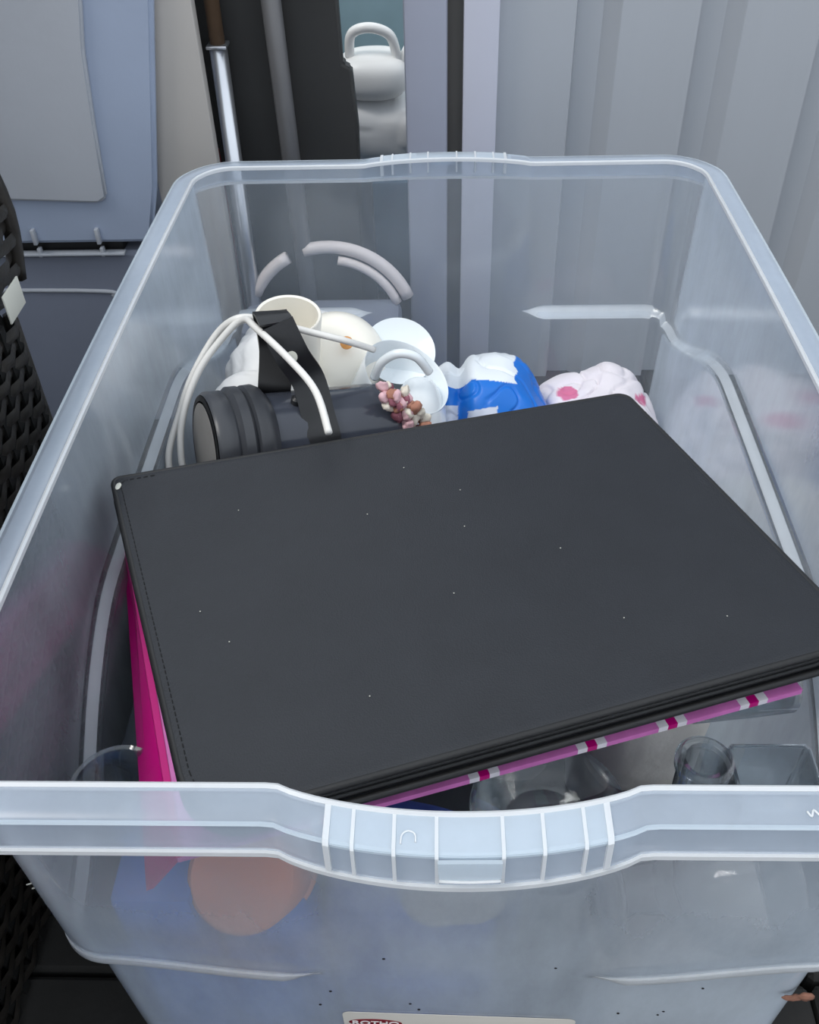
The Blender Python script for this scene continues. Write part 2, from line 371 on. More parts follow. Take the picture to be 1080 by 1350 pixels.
# jug and bags seen through the opening
jg = thing('white_jug', 'white plastic jug with a loop handle in the opening beside the post', 'jug', (-.115, 1.33, 0))
lump('jug_body', (-.112, 1.33, .345), (.058, .05, .035), M_WHITEP, jg, e=.75, amp=.02, crease=0, seed=2, nu=48, nv=30)
tube('handle', [(-.145, 1.315, .375), (-.140, 1.31, .408), (-.112, 1.305, .418), (-.082, 1.31, .405), (-.072, 1.315, .37)], .0075, M_WHITEP, jg, 10)
tube('spout', [(-.068, 1.32, .36), (-.052, 1.315, .39)], .008, M_WHITEP, jg, 10, 1)
tag(lump('white_sack', (-.105, 1.34, .262), (.085, .06, .052), M_WHITEB, None, e=.7, amp=.12, seed=5), 'creased white plastic sack under the white jug', 'sack')
tag(cbox('teal_crate', (-.12, 1.34, .10), (.28, .16, .2), mat('dark_teal_plastic', srgb(54, 84, 104), .5), None, .01), 'dark teal crate carrying the white sack behind the post', 'crate')

# ================================================================== WICKER CHAIR
wk = thing('wicker_armchair', 'black woven wicker armchair at the edge beside the box', 'armchair', (-.46, .0, 0))
X0 = -.362
cbox('side_frame', (X0-.04, -.07, .225), (.07, 1.05, .44), M_WICKD, wk, .01)
cbox('arm_frame', (X0-.052, -.045, .51), (.075, 1.04, .13), M_WICKD, wk, .02)
random.seed(9)
def strand(z, x, y0, y1, ph, w=.0112, dep=.0030, curve=None, pitch=.045):
    n = int((y1-y0)/(pitch/4)); V = []; F = []
    for i in range(n+1):
        y = y0+(y1-y0)*i/n; o = dep*math.sin(2*PI*y/pitch+ph)
        xx = x+o; zz = z+.0008*math.sin(y*40+z*90)
        V += [(xx, y, zz-w/2), (xx+.0016, y, zz), (xx, y, zz+w/2)]
    for i in range(n):
        for k in range(2): F.append((3*i+k, 3*i+3+k, 3*i+4+k, 3*i+1+k))
    return V, F
k = 0; z = .02
while z < .445:
    V, F = strand(z, X0+.003, -.50, .45, (k % 2)*PI); rel(mesh('strand', V, F, M_WICK, None, True), wk); z += .0125; k += 1
z = .452
while z < .575:
    bul = .010*math.sin((z-.445)/.13*PI)
    V, F = strand(z, X0-.006+bul, -.50, .487, (k % 2)*PI); rel(mesh('strand', V, F, M_WICK, None, True), wk); z += .0125; k += 1
for i in range(43):
    y = -.5+i*.0225
    cbox('stake', (X0+.0015, y, .225), (.003, .009, .44), M_WICKD, wk, 0)
# far edge faces
tube('corner_binding', [(X0-.002, .452, .0), (X0-.002, .452, .44)], .006, M_WICK, wk, 8, 1)
tube('corner_binding', [(X0-.004, .492, .452), (X0+.004, .493, .51), (X0-.004, .492, .575)], .007, M_WICK, wk, 8, 4)
cbox('arm_top', (X0-.05, -.04, .582), (.085, 1.05, .014), M_WICK, wk, .005)
cbox('chair_leg', (X0-.05, .42, .03), (.04, .04, .06), M_DARK, wk, .004)
tg = cbox('paper_tag', (-.357, .430, .466), (.0015, .034, .024), M_TAG, None, .0004); rel(tg, wk); tg.location.x = .012
tg['label'] = 'off-white paper tag stuck on the weave'

# ================================================================== THE BOX
W2, L2, CY, H = .285, .3925, .3925, .43
box = thing('storage_box', 'large milky translucent plastic storage box filled with household odds and ends', 'storage box', (0, CY, 0))
NP = 0
def perim():
    """unit samples of a rounded rectangle: (side parameter) list of (tx,ty,nx,ny,kind) made dense on the ends"""
    S_ = []
    rad = .058
    def line(a, b, n, nrm):
        for i in range(n): t = i/n; S_.append((a[0]+(b[0]-a[0])*t, a[1]+(b[1]-a[1])*t, *nrm))
    def arc(c, a0, n):
        for i in range(n):
            a = math.radians(a0+90*i/n); S_.append((c[0]+rad*math.cos(a), c[1]+rad*math.sin(a), math.cos(a), math.sin(a)))
    w, l = W2, L2
    arc((w-rad, l-rad), 0, 12); line((w-rad, l), (-w+rad, l), 72, (0, 1)); arc((-w+rad, l-rad), 90, 12); line((-w, l-rad), (-w, -l+rad), 60, (-1, 0))
    arc((-w+rad, -l+rad), 180, 12); line((-w+rad, -l), (w-rad, -l), 72, (0, -1)); arc((w-rad, -l+rad), 270, 12); line((w, -l+rad), (w, l-rad), 60, (1, 0))
    return S_
PS = perim()
def sstep(a, b, x): t = max(0, min(1, (x-a)/(b-a))); return t*t*(3-2*t)
def bulge(x, ny, amt=.015):
    if abs(ny) < .9: return 0
    ax = abs(x); 
    if ax > .089: return 0
    return amt*(1-(ax/.089)**2)**.8 if ax > 0 else amt
def ledge_z(x, y, nx, ny):
    side = .05*sstep(.34, .12, abs(y))*abs(nx)*(1)   # rises along the long sides
    near = -.038*sstep(.36, -.36, y)
    drop = -.028*sstep(.24, .10, abs(x))*(1 if ny < -.5 else 0)
    return .248+.008*(1 if ny > .5 else 0)+near*(1-abs(nx)*sstep(.38, .2, abs(y))*.8)+side*1.5+drop
def ledge_amt(x, ny):
    if ny > .5 or ny < -.5: return sstep(.085, .115, abs(x))
    return 1
def wall_pt(s, z, inner=0, inset=.018):
    x, y, nx, ny = s
    d = inset+(H-z)*.026+inner
    d -= .005*(abs(nx) > .9)*math.cos(y/L2*PI/2)*sstep(0, .43, z)
    b = bulge(x, ny)*sstep(.30, .42, z)
    la = ledge_amt(x, ny)
    lz = ledge_z(x, y, nx, ny)
    d += .011*sstep(lz+.006, lz-.004, z)*la
    # smooth recessed middle of both ends
    if abs(ny) > .5: d += .006*(1-la)*sstep(.30, .15, z)
    bot = .02*max(0, 1-z/.02)**2
    d += bot
    return Vector((x-nx*(d-b), CY+y-ny*(d-b), z))
def shell():
    n = len(PS); V = []; F = []; T = .0022
    def ringrow(tt, inner):
        row = []
        for s in PS:
            lz = ledge_z(*s)
            # tt in [0,1] bottom->ledge ; [1,2] ledge ; [2,3] ledge->top
            if tt <= 1: z = (lz-.008)*tt
            elif tt <= 2: z = lz-.008+.018*(tt-1)
            else: z = lz+.010+(H-lz-.010)*(tt-2)
            if inner: z = max(z, T)
            row.append(len(V)); V.append(wall_pt(s, z, inner*T))
        return row
    ts = [0, .02, .06, .15, .35, .6, .85, 1, 1.15, 1.3, 1.45, 1.6, 1.8, 2, 2.1, 2.25, 2.4, 2.55, 2.7, 2.8, 2.9, 3]
    outr = [ringrow(t, 0) for t in ts]; inr = [ringrow(t, 1) for t in ts]
    for R in (outr, inr):
        for a, b in zip(R[:-1], R[1:]):
            for i in range(n): F.append((a[i], a[(i+1) % n], b[(i+1) % n], b[i]))
    for i in range(n): F.append((outr[-1][i], outr[-1][(i+1) % n], inr[-1][(i+1) % n], inr[-1][i]))
    F.append(tuple(outr[0])); F.append(tuple(inr[0]))
    o = mesh('box_body', V, F, M_WALL, None, True); sharp(o, 60); rel(o, box); return o
shell()
def sweep(name, prof, m, skirt=0):
    """prof: closed list of (outward distance from body, z); skirt flag deepens at the grips"""
    n = len(PS); V = []; F = []; k = len(prof)
    for s in PS:
        x, y, nx, ny = s; b = bulge(x, ny); g = (b/.015) if b else 0
        for (d, z) in prof:
            zz = z-(.004*g if z < .42 else 0); dd = d-.018-.0005
            bow = .005*(abs(nx) > .9)*math.cos(y/L2*PI/2)
            V.append((x+nx*(dd+b+bow), CY+y+ny*(dd+b+bow), zz))
    for i in range(n):
        j = (i+1) % n
        for q in range(k): F.append((i*k+q, i*k+(q+1) % k, j*k+(q+1) % k, j*k+q))
    o = mesh(name, V, F, m, None, True); sharp(o, 40); rel(o, box); return o
# flat lip, hanging skirt, bright beads
sweep('rim', [(0, .4290), (.0, .4312), (.0015, .4316), (.0165, .4306), (.0182, .4290), (.0205, .4075), (.0188, .4075), (.0166, .4275), (.004, .4292)], M_RIM)
sweep('rim_bead', [(.0195, .4042), (.0222, .4042), (.0222, .4078), (.0195, .4078)], M_BEAD)
sweep('inner_bead', [(-.0022, .4285), (-.0022, .4318), (-.0008, .4328), (.0010, .4318), (.0010, .4285)], M_BEAD)
sweep('skirt_ridge', [(.0176, .4296), (.0192, .4300), (.0200, .4292), (.0186, .4280)], M_RIB)
# grip: ribs, thick pad and tab at both ends
def grip(sgn):
    def P(x, d, z):
        b = bulge(x, 1)-.0005
        yy = -L2-(d-.018)-b
        return (x, CY+yy, z) if sgn < 0 else (-x, CY-yy, z)
    xs = [-.0625, -.0500, -.0305, -.0105, .0205, .0395, .0590, .0705]
    for i, x in enumerate(xs):
        w = .0009 if i not in (0, 7) else .0015
        V = []
        for xx in (x-w, x+w):
            V += [P(xx, .0012, .4322), P(xx, .0188, .4318), P(xx, .0212, .4295), P(xx, .0226, .4085), P(xx, .0205, .4075), P(xx, .0030, .4150)]
        F = [tuple(range(6)), tuple(range(11, 5, -1))]+[(k, (k+1) % 6, 6+(k+1) % 6, 6+k) for k in range(6)]
        rel(mesh('grip_rib', V, F, M_BEAD), box)
    # pad
    V = []; F = []; n = 28
    for i in range(n+1):
        x = -.0635+.134*i/n
        V += [P(x, .0008, .4318), P(x, .0180, .4312), P(x, .0196, .4300), P(x, .0198, .4270), P(x, .0170, .4270), P(x, .0008, .4285)]
    for i in range(n):
        for q in range(6): F.append((i*6+q, i*6+(q+1) % 6, i*6+6+(q+1) % 6, i*6+6+q))
    F += [tuple(range(6)), tuple(n*6+q for q in range(6))]
    o = rel(mesh('grip_pad', V, F, M_RIB), box); sharp(o)
    V = [P(-.0100, .0208, .4280), P(.0200, .0208, .4280), P(.0195, .0222, .4150), P(-.0095, .0222, .4150),
         P(-.0100, .0228, .4280), P(.0200, .0228, .4280), P(.0195, .0242, .4150), P(-.0095, .0242, .4150)]
    F = [(0, 1, 2, 3), (4, 5, 6, 7), (0, 1, 5, 4), (1, 2, 6, 5), (2, 3, 7, 6), (3, 0, 4, 7)]
    rel(mesh('grip_tab', V, F, M_RIB), box)
    tube('tab_edge', [P(-.0095, .0245, .4150), P(.005, .0245, .4145), P(.0195, .0245, .4150)], .0008, M_BEAD, box, 6, 3)
grip(-1); grip(1)

def ledge_gleam_band():  # whiter strip over the wall step; its bright haze line is painted in
    n = len(PS); V = []; F = []
    prs = [(.0075, -.0005), (.0075, .0008), (.0035, .0012), (-.0045, .0012), (-.0065, .0008), (-.0065, -.0005)]
    k = len(prs)
    for s in PS:
        la = ledge_amt(s[0], s[3]); lz = ledge_z(*s)
        for dz, o in prs:
            sc_ = (1.5 if dz > 0 else 3.2) if s[3] < -.5 else (.3 if abs(s[2]) > .5 else .8); p = wall_pt(s, lz+dz*la*sc_, 0); V.append((p.x+s[2]*o*la-s[2]*.0003, p.y+s[3]*o*la*(2.2 if s[3] < -.5 and o > 0 else 1)-s[3]*.0003, p.z))
    for i in range(n):
        j = (i+1) % n
        if ledge_amt(PS[i][0], PS[i][3]) < .02 or ledge_amt(PS[j][0], PS[j][3]) < .02: continue
        for q in range(k): F.append((i*k+q, i*k+(q+1) % k, j*k+(q+1) % k, j*k+q))
    o = mesh('ledge', V, F, M_LEDGE_GLEAM, None, True); sharp(o, 45); rel(o, box)
ledge_gleam_band()

tube('embossed_mark', [(-.0273, -.0112, .4316), (-.0267, -.0068, .4321), (-.0239, -.0049, .4323), (-.0207, -.0064, .4322), (-.0203, -.0104, .4317)], .00045, M_BEAD, box, 6, 4)
tube('embossed_mark', [(.1640, .0068, .4318), (.1655, .0042, .4318), (.1672, .0075, .4318), (.1695, .0050, .4318), (.1715, .0078, .4318)], .00055, M_BEAD, box, 6, 4)
# sticker with its oval print
def end_y(x, z):   # outer face of the near end wall
    s = (x, -L2, 0, -1); return wall_pt(s, z).y
def face_patch(name, outline, m, off, thick=.0003, par=None):
    V = [Vector((x, end_y(x, z)-off, z)) for x, z in outline]+[Vector((x, end_y(x, z)-off+thick, z)) for x, z in outline]
    n = len(outline); F = [tuple(range(n)), tuple(range(2*n-1, n-1, -1))]+[(i, (i+1) % n, n+(i+1) % n, n+i) for i in range(n)]
    return mesh(name, V, F, m)
def rrect(x0, z0, x1, z1, r, n=6, skew=0):
    out = []
    for cx, cz, a0 in ((x1-r, z1-r, 0), (x0+r, z1-r, 90), (x0+r, z0+r, 180), (x1-r, z0+r, 270)):
        for i in range(n+1):
            a = math.radians(a0+90*i/n); X = cx+r*math.cos(a); Z = cz+r*math.sin(a); out.append((X, Z+skew*(X-x0)))
    return out
ZL = .0905
ST = dict(x0=-.081, x1=.089, z1=.1115, z0=.03)
st = rel(face_patch('sticker', rrect(ST['x0'], ST['z0'], ST['x1'], ST['z1'], .006, skew=-.06), M_LABEL, .0008), box); st['label'] = 'off-white rectangular product label'
ov = [(-.0575+.0195*math.cos(a*PI/20), ZL+.0070*math.sin(a*PI/20)-.06*(.0195*math.cos(a*PI/20))) for a in range(40)]
lg = rel(face_patch('logo_oval', ov, M_LOGO, .0013), box); lg.parent = st; lg.matrix_parent_inverse = Matrix(); lg['label'] = 'dark red oval print'
tc = bpy.data.curves.new('lettering', 'FONT'); tc.body = 'ROTHO'; tc.size = .0095; tc.align_x = 'CENTER'; tc.align_y = 'CENTER'; tc.extrude = .0001; tc.offset = .00025; tc.space_character = 1.05
tmp = bpy.data.objects.new('lettering_curve', tc); COL.objects.link(tmp); bpy.context.view_layer.update()
tme = bpy.data.meshes.new_from_object(tmp.evaluated_get(bpy.context.evaluated_depsgraph_get())); bpy.data.objects.remove(tmp)
tme.materials.clear(); tme.materials.append(M_LETTER); to = bpy.data.objects.new('lettering', tme); COL.objects.link(to)
to.location = (-.0575, end_y(-.0575, ZL)-.0016, ZL); to.rotation_euler = (math.radians(88.5), math.radians(3.4), 0); to.parent = st

# dirt on the near wall
def on_wall(x, z, off=.0006): return Vector((x, end_y(x, z)-off, z))
for i, (x, z) in enumerate([(-.031, .128), (-.025, .117), (-.086, .150), (.172, .150), (.152, .105), (.149, .098), (-.046, .214), (.066, .2), (-.096, .12), (.12, .1)]):
    lump('dirt_speck', on_wall(x, z), (.0011, .0005, .0006), M_SPECK, box, e=1, amp=.3, seed=i, nu=8, nv=6)
tw = thing('leaf_scrap', 'shrivelled brown leaf scrap stuck on the near wall at the right', 'leaf', on_wall(.235, .14))
lump('scrap', on_wall(.2335, .146, .004), (.0085, .002, .0035), M_TWIG, tw, e=1, amp=.7, fr=120, seed=3, nu=32, nv=20)
lump('scrap', on_wall(.2415, .147, .004), (.007, .002, .0045), M_TWIG, tw, e=1, amp=.7, fr=120, seed=8, nu=32, nv=20)
ws_ = thing('cobweb_wisp', 'little pale cobweb wisp clinging to the box corner beside the dark gap', 'cobweb', (-.262, .05, .31))
for k, (dx, dz) in enumerate([(-.014, -.004), (-.010, .003), (-.006, .008), (.006, -.008), (-.012, -.009)]):
    tube('thread', [(-.248, .042, .292), (-.248+dx*.5, .040, .292+dz*.8), (-.248+dx, .038, .292+dz)], .0005, M_TAG, ws_, 5, 4)

# ================================================================== FOLDER
A, B, Cc, D = Vector((-.256, .310, .383)), Vector((.144, .415, .383)), Vector((.2545, .153, .383)), Vector((-.1425, .0285, .377))
def bil(u, v, dz=0): # u along long side 0..1 (left->right), v 0 near .. 1 far
    p = (D*(1-u)+Cc*u)*(1-v)+(A*(1-u)+B*u)*v; return p+Vector((0, 0, dz))
LU, LV = .41, .275
def fout(inset, rad, n=7, e=None):
    """outline of the folder in u,v with rounded near corners"""
    out = []; rs = [(1, 0, rad), (1, 1, .008), (0, 1, .006), (0, 0, rad)]
    ang = {(1, 0): 270, (1, 1): 0, (0, 1): 90, (0, 0): 180}
    for cu, cv, r in rs:
        X = inset+r if cu == 0 else LU-inset-r; Y = inset+r if cv == 0 else LV-inset-r
        for i in range(n+1):
            a = math.radians(ang[(cu, cv)]+90*i/n); out.append(((X+r*math.cos(a))/LU, (Y+r*math.sin(a))/LV))
    # subdivide long edges
    res = []
    for (a, b) in zip(out, out[1:]+out[:1]):
        d = math.hypot((b[0]-a[0])*LU, (b[1]-a[1])*LV); k = max(1, int(d/.02))
        for q in range(k): res.append((a[0]+(b[0]-a[0])*q/k, a[1]+(b[1]-a[1])*q/k))
    return res
folder = thing('zip_portfolio', 'large black leatherette zip portfolio lying across the box on top of everything', 'portfolio', (0, .22, .36))
def slab(name, inset, rad, ztop, zbot, m, edge=.0012, pillow=0):
    rows = [(inset+edge, zbot), (inset, zbot+edge), (inset, ztop-edge), (inset+edge*.6, ztop-edge*.3), (inset+edge*1.6, ztop)]
    if pillow: rows += [(inset+.006, ztop+pillow*.0), (inset+.012, ztop-.0004), (inset+.03, ztop+pillow*.5), (inset+.07, ztop+pillow), (inset+.11, ztop+pillow)]
    V = []; F = []; n = None
    for ins, z in rows:
        ol = fout(ins, max(.004, rad-ins+inset)); 
        if n is None: n = len(ol); base = ol
        # keep equal counts: scale base outline towards the centre
        cu = cv = .5
        for (u, v) in base:
            uu = cu+(u-cu)*(1-2*(ins-rows[0][0])/LU); vv = cv+(v-cv)*(1-2*(ins-rows[0][0])/LV); V.append(bil(uu, vv, z))
    for i in range(len(rows)-1):
        for k in range(n): F.append((i*n+k, i*n+(k+1) % n, (i+1)*n+(k+1) % n, (i+1)*n+k))
    F.append(tuple(range(n))[::-1])
    F.append(tuple((len(rows)-1)*n+k for k in range(n)))
    o = mesh(name, V, F, m, None, True); sharp(o, 50); return rel(o, folder)
def loop(name, inset, rad, z, r, m, flat=1, zmod=None):
    P = [bil(u, v, z) for u, v in fout(inset, rad)]; V, F = tube_vf(P, r, 8, True, flat); return rel(mesh(name, V, F, m, None, True), folder)
slab('front_cover', 0, .030, 0, -.0045, M_LEATH, pillow=.0012)
loop('cover_piping', .0005, .030, -.0022, .0026, M_LEATHD)
slab('upper_gusset', .005, .026, -.004, -.0105, M_ZIP)
loop('zip_coil', .003, .028, -.0115, .0017, M_LEATHD)
slab('lower_gusset', .0045, .026, -.0105, -.0190, M_ZIP)
loop('zip_tape_edge', .0022, .028, -.0152, .0019, M_LEATHD)
slab('back_cover', -.001, .030, -.0188, -.0245, M_LEATH)
loop('back_piping', -.0010, .030, -.0195, .0026, M_LEATHD)
# stitches following the border of the front cover
VV, FF = [], []
P = []
for u, v in fout(.0052, .026): P.append(bil(u, v, .0004))
tot = 0
for (a, b), (u_, v_u) in zip(zip(P, P[1:]+P[:1]), fout(.0052, .026)):
    if u_ > .10: continue
    d = (b-a).length; k = max(1, round(d/.005))
    for q in range(k):
        s0 = a+(b-a)*((q+.15)/k); s1 = a+(b-a)*((q+.75)/k)
        v_, f_ = tube_vf([s0, s1], .00032, 4); bse = len(VV); VV += v_; FF += [tuple(x+bse for x in f) for f in f_]
sti = rel(mesh('stitching', VV, FF, M_STITCH), folder); sti['kind'] = 'stuff'
lump('worn_corner', bil(.008, .962, .0004), (.0022, .004, .0007), M_TAG, folder, e=1, amp=.3, fr=200, nu=16, nv=10)
# lint on the cover
for i in range(12):
    u, v = random.uniform(.08, .92), random.uniform(.08, .9)
    lump('lint_speck', bil(u, v, .0016), (.0005, .0004, .0003), M_TAG, folder, e=1, amp=.2, nu=8, nv=6)

# ================================================================== PINK BINDER
bind = thing('pink_binder', 'magenta ring binder with striped lilac cover under the black portfolio', 'binder', (0, .2, .3))
t0, t1, t2, t3 = Vector((-.1585, .0305, .336)), Vector((.2205, .1415, .3475)), Vector((.13, .40, .345)), Vector((-.250, .288, .338))
def quad_slab(name, c4, m, th, nu=1, stripes=None, mats=None):
    """slab under four top corners, optionally split along u into striped faces"""
    cuts = [0]+([s[0] for s in stripes] if stripes else [])+[1]
    V = []; F = []; mi = []
    for u in cuts:
        a = c4[0]*(1-u)+c4[1]*u; b = c4[3]*(1-u)+c4[2]*u
        V += [a, b, b-Vector((0, 0, th)), a-Vector((0, 0, th))]
    for i in range(len(cuts)-1):
        for q in range(4): F.append((4*i+q, 4*i+(q+1) % 4, 4*i+4+(q+1) % 4, 4*i+4+q)); mi.append(([0]+[s[1] for s in stripes])[i] if stripes else 0)
    F += [(0, 1, 2, 3), (len(V)-4, len(V)-3, len(V)-2, len(V)-1)]; mi += [0, mi[-1]]
    me = bpy.data.meshes.new(name); me.from_pydata([tuple(v) for v in V], [], F)
    for k in (mats or [m]): me.materials.append(k)
    for p, k in zip(me.polygons, mi): p.material_index = k
    bm = bmesh.new(); bm.from_mesh(me); bmesh.ops.recalc_face_normals(bm, faces=bm.faces); bm.to_mesh(me); bm.free()
    return rel(link(name, me), bind)
# stripe positions along the front edge: (start, material) 0 lilac 1 white 2 magenta
stp = []
for c in (.22, .465, .64, .775, .915):
    w = .016
    stp += [(c-w*1.5, 1), (c-w*.5, 2), (c+w*.5, 1), (c+w*1.5, 0)]
quad_slab('top_cover', [t0, t1, t2, t3], None, .0045, stripes=stp, mats=[M_LIL, M_STRW, M_MAG])
b0, b3 = Vector((-.184, .030, .298)), Vector((-.264, .305, .300))
sv = [t0+Vector((-.0005, 0, .0006)), t3+Vector((-.0005, 0, .0006)), b3, b0]
V = sv+[v+Vector((.004, .0015, 0)) for v in sv]
rel(mesh('spine', V, [(0, 1, 2, 3), (7, 6, 5, 4), (0, 4, 5, 1), (1, 5, 6, 2), (2, 6, 7, 3), (3, 7, 4, 0)], M_MAG), bind)
quad_slab('bottom_cover', [b0+Vector((0, .05, 0)), Vector((.16, .21, .292)), Vector((.115, .38, .292)), b3], M_MAG, .004)
quad_slab('paper_block', [t0+Vector((.006, .06, -.0145)), t1+Vector((-.05, .07, -.02)), t2+Vector((-.04, -.02, -.02)), t3+Vector((.012, -.02, -.0145))], M_STRW, .018)

# ================================================================== SPOTLIGHT
spot = thing('spotlight', 'black plastic can spotlight with ribbed front ring lying behind the portfolio', 'spotlight', (-.13, .44, .33))
ax = Vector((.889, .416, -.192)).normalized(); s0 = Vector((-.2070, .398, .341))
prof = [(.038, .004), (.045, .0), (.0475, .003), (.0475, .016), (.0455, .0185), (.0500, .022), (.0500, .030), (.0465, .033), (.0500, .035), (.0505, .043), (.0480, .048), (.0425, .052), (.0400, .056)]
lathe('front_ring', prof, s0, ax, M_SPOTM, spot, 56)
body = [(.0415, .050), (.0415, .085), (.0415, .12), (.0415, .160), (.0405, .168), (.0375, .174), (.032, .178), (.012, .180)]
lathe('can_body', body, s0, ax, M_SPOT, spot, 56)
lathe('inner_ring', [(.0445, -.0002), (.040, -.0006), (.0385, .006), (.0385, .0105), (.0448, .0105)], s0-ax*.0005, ax, M_DARK, spot, 48, caps=False)
lathe('lens', [(.0385, .0045), (.030, .0032), (.015, .0025), (.002, .0022)], s0-ax*.0060, ax, M_LENS, spot, 40)
# U strap
def strap(name, P, wdir, w, th, m, parent, hole=None):
    P = cr(P, 6); V = []; F = []; wd = Vector(wdir).normalized()
    for i, p in enumerate(P):
        a, b = P[max(0, i-1)], P[min(len(P)-1, i+1)]; t = (b-a).normalized(); wv = (wd-t*wd.dot(t)).normalized(); nn = t.cross(wv)
        V += [p-wv*w/2-nn*th/2, p+wv*w/2-nn*th/2, p+wv*w/2+nn*th/2, p-wv*w/2+nn*th/2]
    for i in range(len(P)-1):
        for q in range(4): F.append((4*i+q, 4*i+(q+1) % 4, 4*i+4+(q+1) % 4, 4*i+4+q))
    F += [(0, 1, 2, 3), tuple(len(V)-4+q for q in range(4))]
    return rel(sharp(mesh(name, V, F, m)), parent)
mid = s0+ax*.100
R_ = frame(ax)
def cyl(ang, r, h): # angle 0 = up, positive toward the viewer
    up = Vector((0, 0, 1)); up = (up-ax*up.dot(ax)).normalized(); fr_ = up.cross(ax)*1
    if fr_.y > 0: fr_ = -fr_
    return s0+ax*h+up*r*math.cos(ang)+fr_*r*math.sin(ang)
strap('bracket_strap', [cyl(2.0, .0435, .094), cyl(1.5, .0435, .093), cyl(1.0, .0435, .091), cyl(.55, .0438, .089), Vector((-.1190, .432, .3860)), Vector((-.1300, .432, .4110)), Vector((-.1405, .438, .4375))], (.96, .20, -.12), .0285, .0022, M_BRK, spot)
strap('bracket_leg', [cyl(-.9, .0435, .068), cyl(-.45, .046, .064), Vector((-.150, .470, .398)), Vector((-.1485, .4560, .4375))], (.96, .20, -.12), .0285, .0022, M_DARK, spot)
strap('bracket_top', [Vector((-.1403, .4375, .4376)), Vector((-.1445, .447, .4392)), Vector((-.1487, .4565, .4374))], (.96, .20, -.12), .0285, .0022, M_BRK, spot)
lathe('bolt_hole', [(.0048, 0), (.0048, .0016), (.004, .0018)], Vector((-.1300, .4305, .4105)), (-.1, -.93, .35), M_TAG, spot, 20)
lathe('clamp_screw', [(.005, 0), (.005, .006), (.003, .008)], cyl(.15, .040, .075), cyl(.15, .05, .075)-cyl(.15, .04, .075), M_BRK, spot, 16)

cb = thing('white_cable', 'white power cable looped over the black spotlight', 'cable', (-.2, .44, .35))
tube('cord', [(-.092, .335, .405), (-.105, .375, .415), (-.128, .405, .425), (-.158, .44, .432), (-.1720, .462, .427), (-.188, .462, .415), (-.215, .45, .385), (-.232, .432, .350), (-.236, .415, .32), (-.232, .40, .29)], .0030, M_CABLE, cb, 10)
tube('cord', [(-.068, .50, .372), (-.092, .475, .398), (-.125, .472, .410), (-.155, .472, .420), (-.178, .468, .425), (-.200, .470, .408), (-.224, .455, .375), (-.238, .44, .345), (-.249, .42, .315), (-.246, .40, .285)], .0030, M_CABLE, cb, 10)

# ================================================================== CUPS
def cup_prof(r0, r1, h, t=.0022):
    o = [(r0*.7, 0), (r0, .003)]+[(r0+(r1-r0)*k/6, .003+(h-.003)*k/6) for k in range(1, 7)]
    i = [(r1-t*.3, h+.0012), (r1-t*1.1, h+.0002)]+[(r0-t+(r1-r0)*k/6, .003+t+(h-.003-t)*k/6) for k in range(5, -1, -1)]+[(.001, .003+t)]
    return o+i
tag(lathe('cream_cup', cup_prof(.025, .0300, .105, .0028), (-.152, .522, .297), (.08, -.10, 1), M_CREAM), 'tall cream cup standing open behind the black strap', 'cup')
ds = thing('cream_saucer', 'cream ceramic disc with an amber spot leaning behind the cup', 'saucer', (-.10, .54, .34))
dax = Vector((.10, -.62, .68))
lathe('dish', [(.001, .014), (.015, .0135), (.028, .011), (.040, .005), (.048, -.006), (.050, -.018), (.047, -.018), (.045, -.008), (.030, .004), (.001, .008)], (-.108, .545, .334), dax, M_CREAM, ds, 56)
lathe('amber_spot', [(.0062, 0), (.0062, .002), (.0045, .003)], Vector((-.096, .535, .357)), dax, M_AMBER, ds, 20)
mg = thing('white_teacup', 'white porcelain teacup lying with its handle up beside the blue bag', 'cup', (-.05, .52, .30))
max_ = Vector((.42, -.15, .75))
lathe('cup_body', [(.018, 0), (.022, .006), (.034, .02), (.040, .04), (.0425, .065), (.044, .080), (.0435, .082), (.0415, .079), (.040, .06), (.036, .035), (.028, .018), (.001, .010)], (-.078, .520, .268), max_, M_PORC, mg, 56)
tube('handle', [(-.068, .488, .350), (-.060, .484, .369), (-.045, .481, .380), (-.029, .481, .376), (-.018, .484, .358)], .0042, M_PORC, mg, 10)
tag(lathe('white_saucer', [(.001, 0), (.015, .001), (.028, .006), (.035, .011), (.0355, .0135), (.028, .009), (.015, .004), (.001, .003)], (-.050, .565, .322), (.15, -.45, .75), M_PORC, None, 56), 'white porcelain saucer standing behind the teacup', 'saucer')
tag(lump('white_pot', (-.028, .500, .255), (.028, .04, .080), M_PORC, None, e=.8, amp=.02, fr=12, seed=3, crease=0), 'smooth white porcelain pot between the spotlight and the blue bag', 'pot')
fl = thing('dried_flowers', 'small bunch of dried pink and brown roses at the spotlight end', 'flowers', (-.045, .45, .345))
random.seed(21)
fm = [mat('dried_rose_pink', srgb(218, 178, 184), .8, .2, 80), mat('dried_rose_brown', srgb(176, 124, 104), .8, .3, 80), mat('dried_rose_cream', srgb(222, 214, 200), .8, .2, 80), mat('dried_rose_plum', srgb(146, 90, 104), .8, .3, 80)]
for i in range(44):
    t = (i*7 % 44)/43
    c = Vector((-.052+.022*t+random.uniform(-.009, .009), .445+random.uniform(-.006, .006), .366-.040*t+random.uniform(-.008, .008)))
    lump('petal', c, (.0058, .0042, .0052), fm[i % 4], fl, e=.9, amp=.6, fr=150, seed=i, nu=16, nv=10, rz=i)

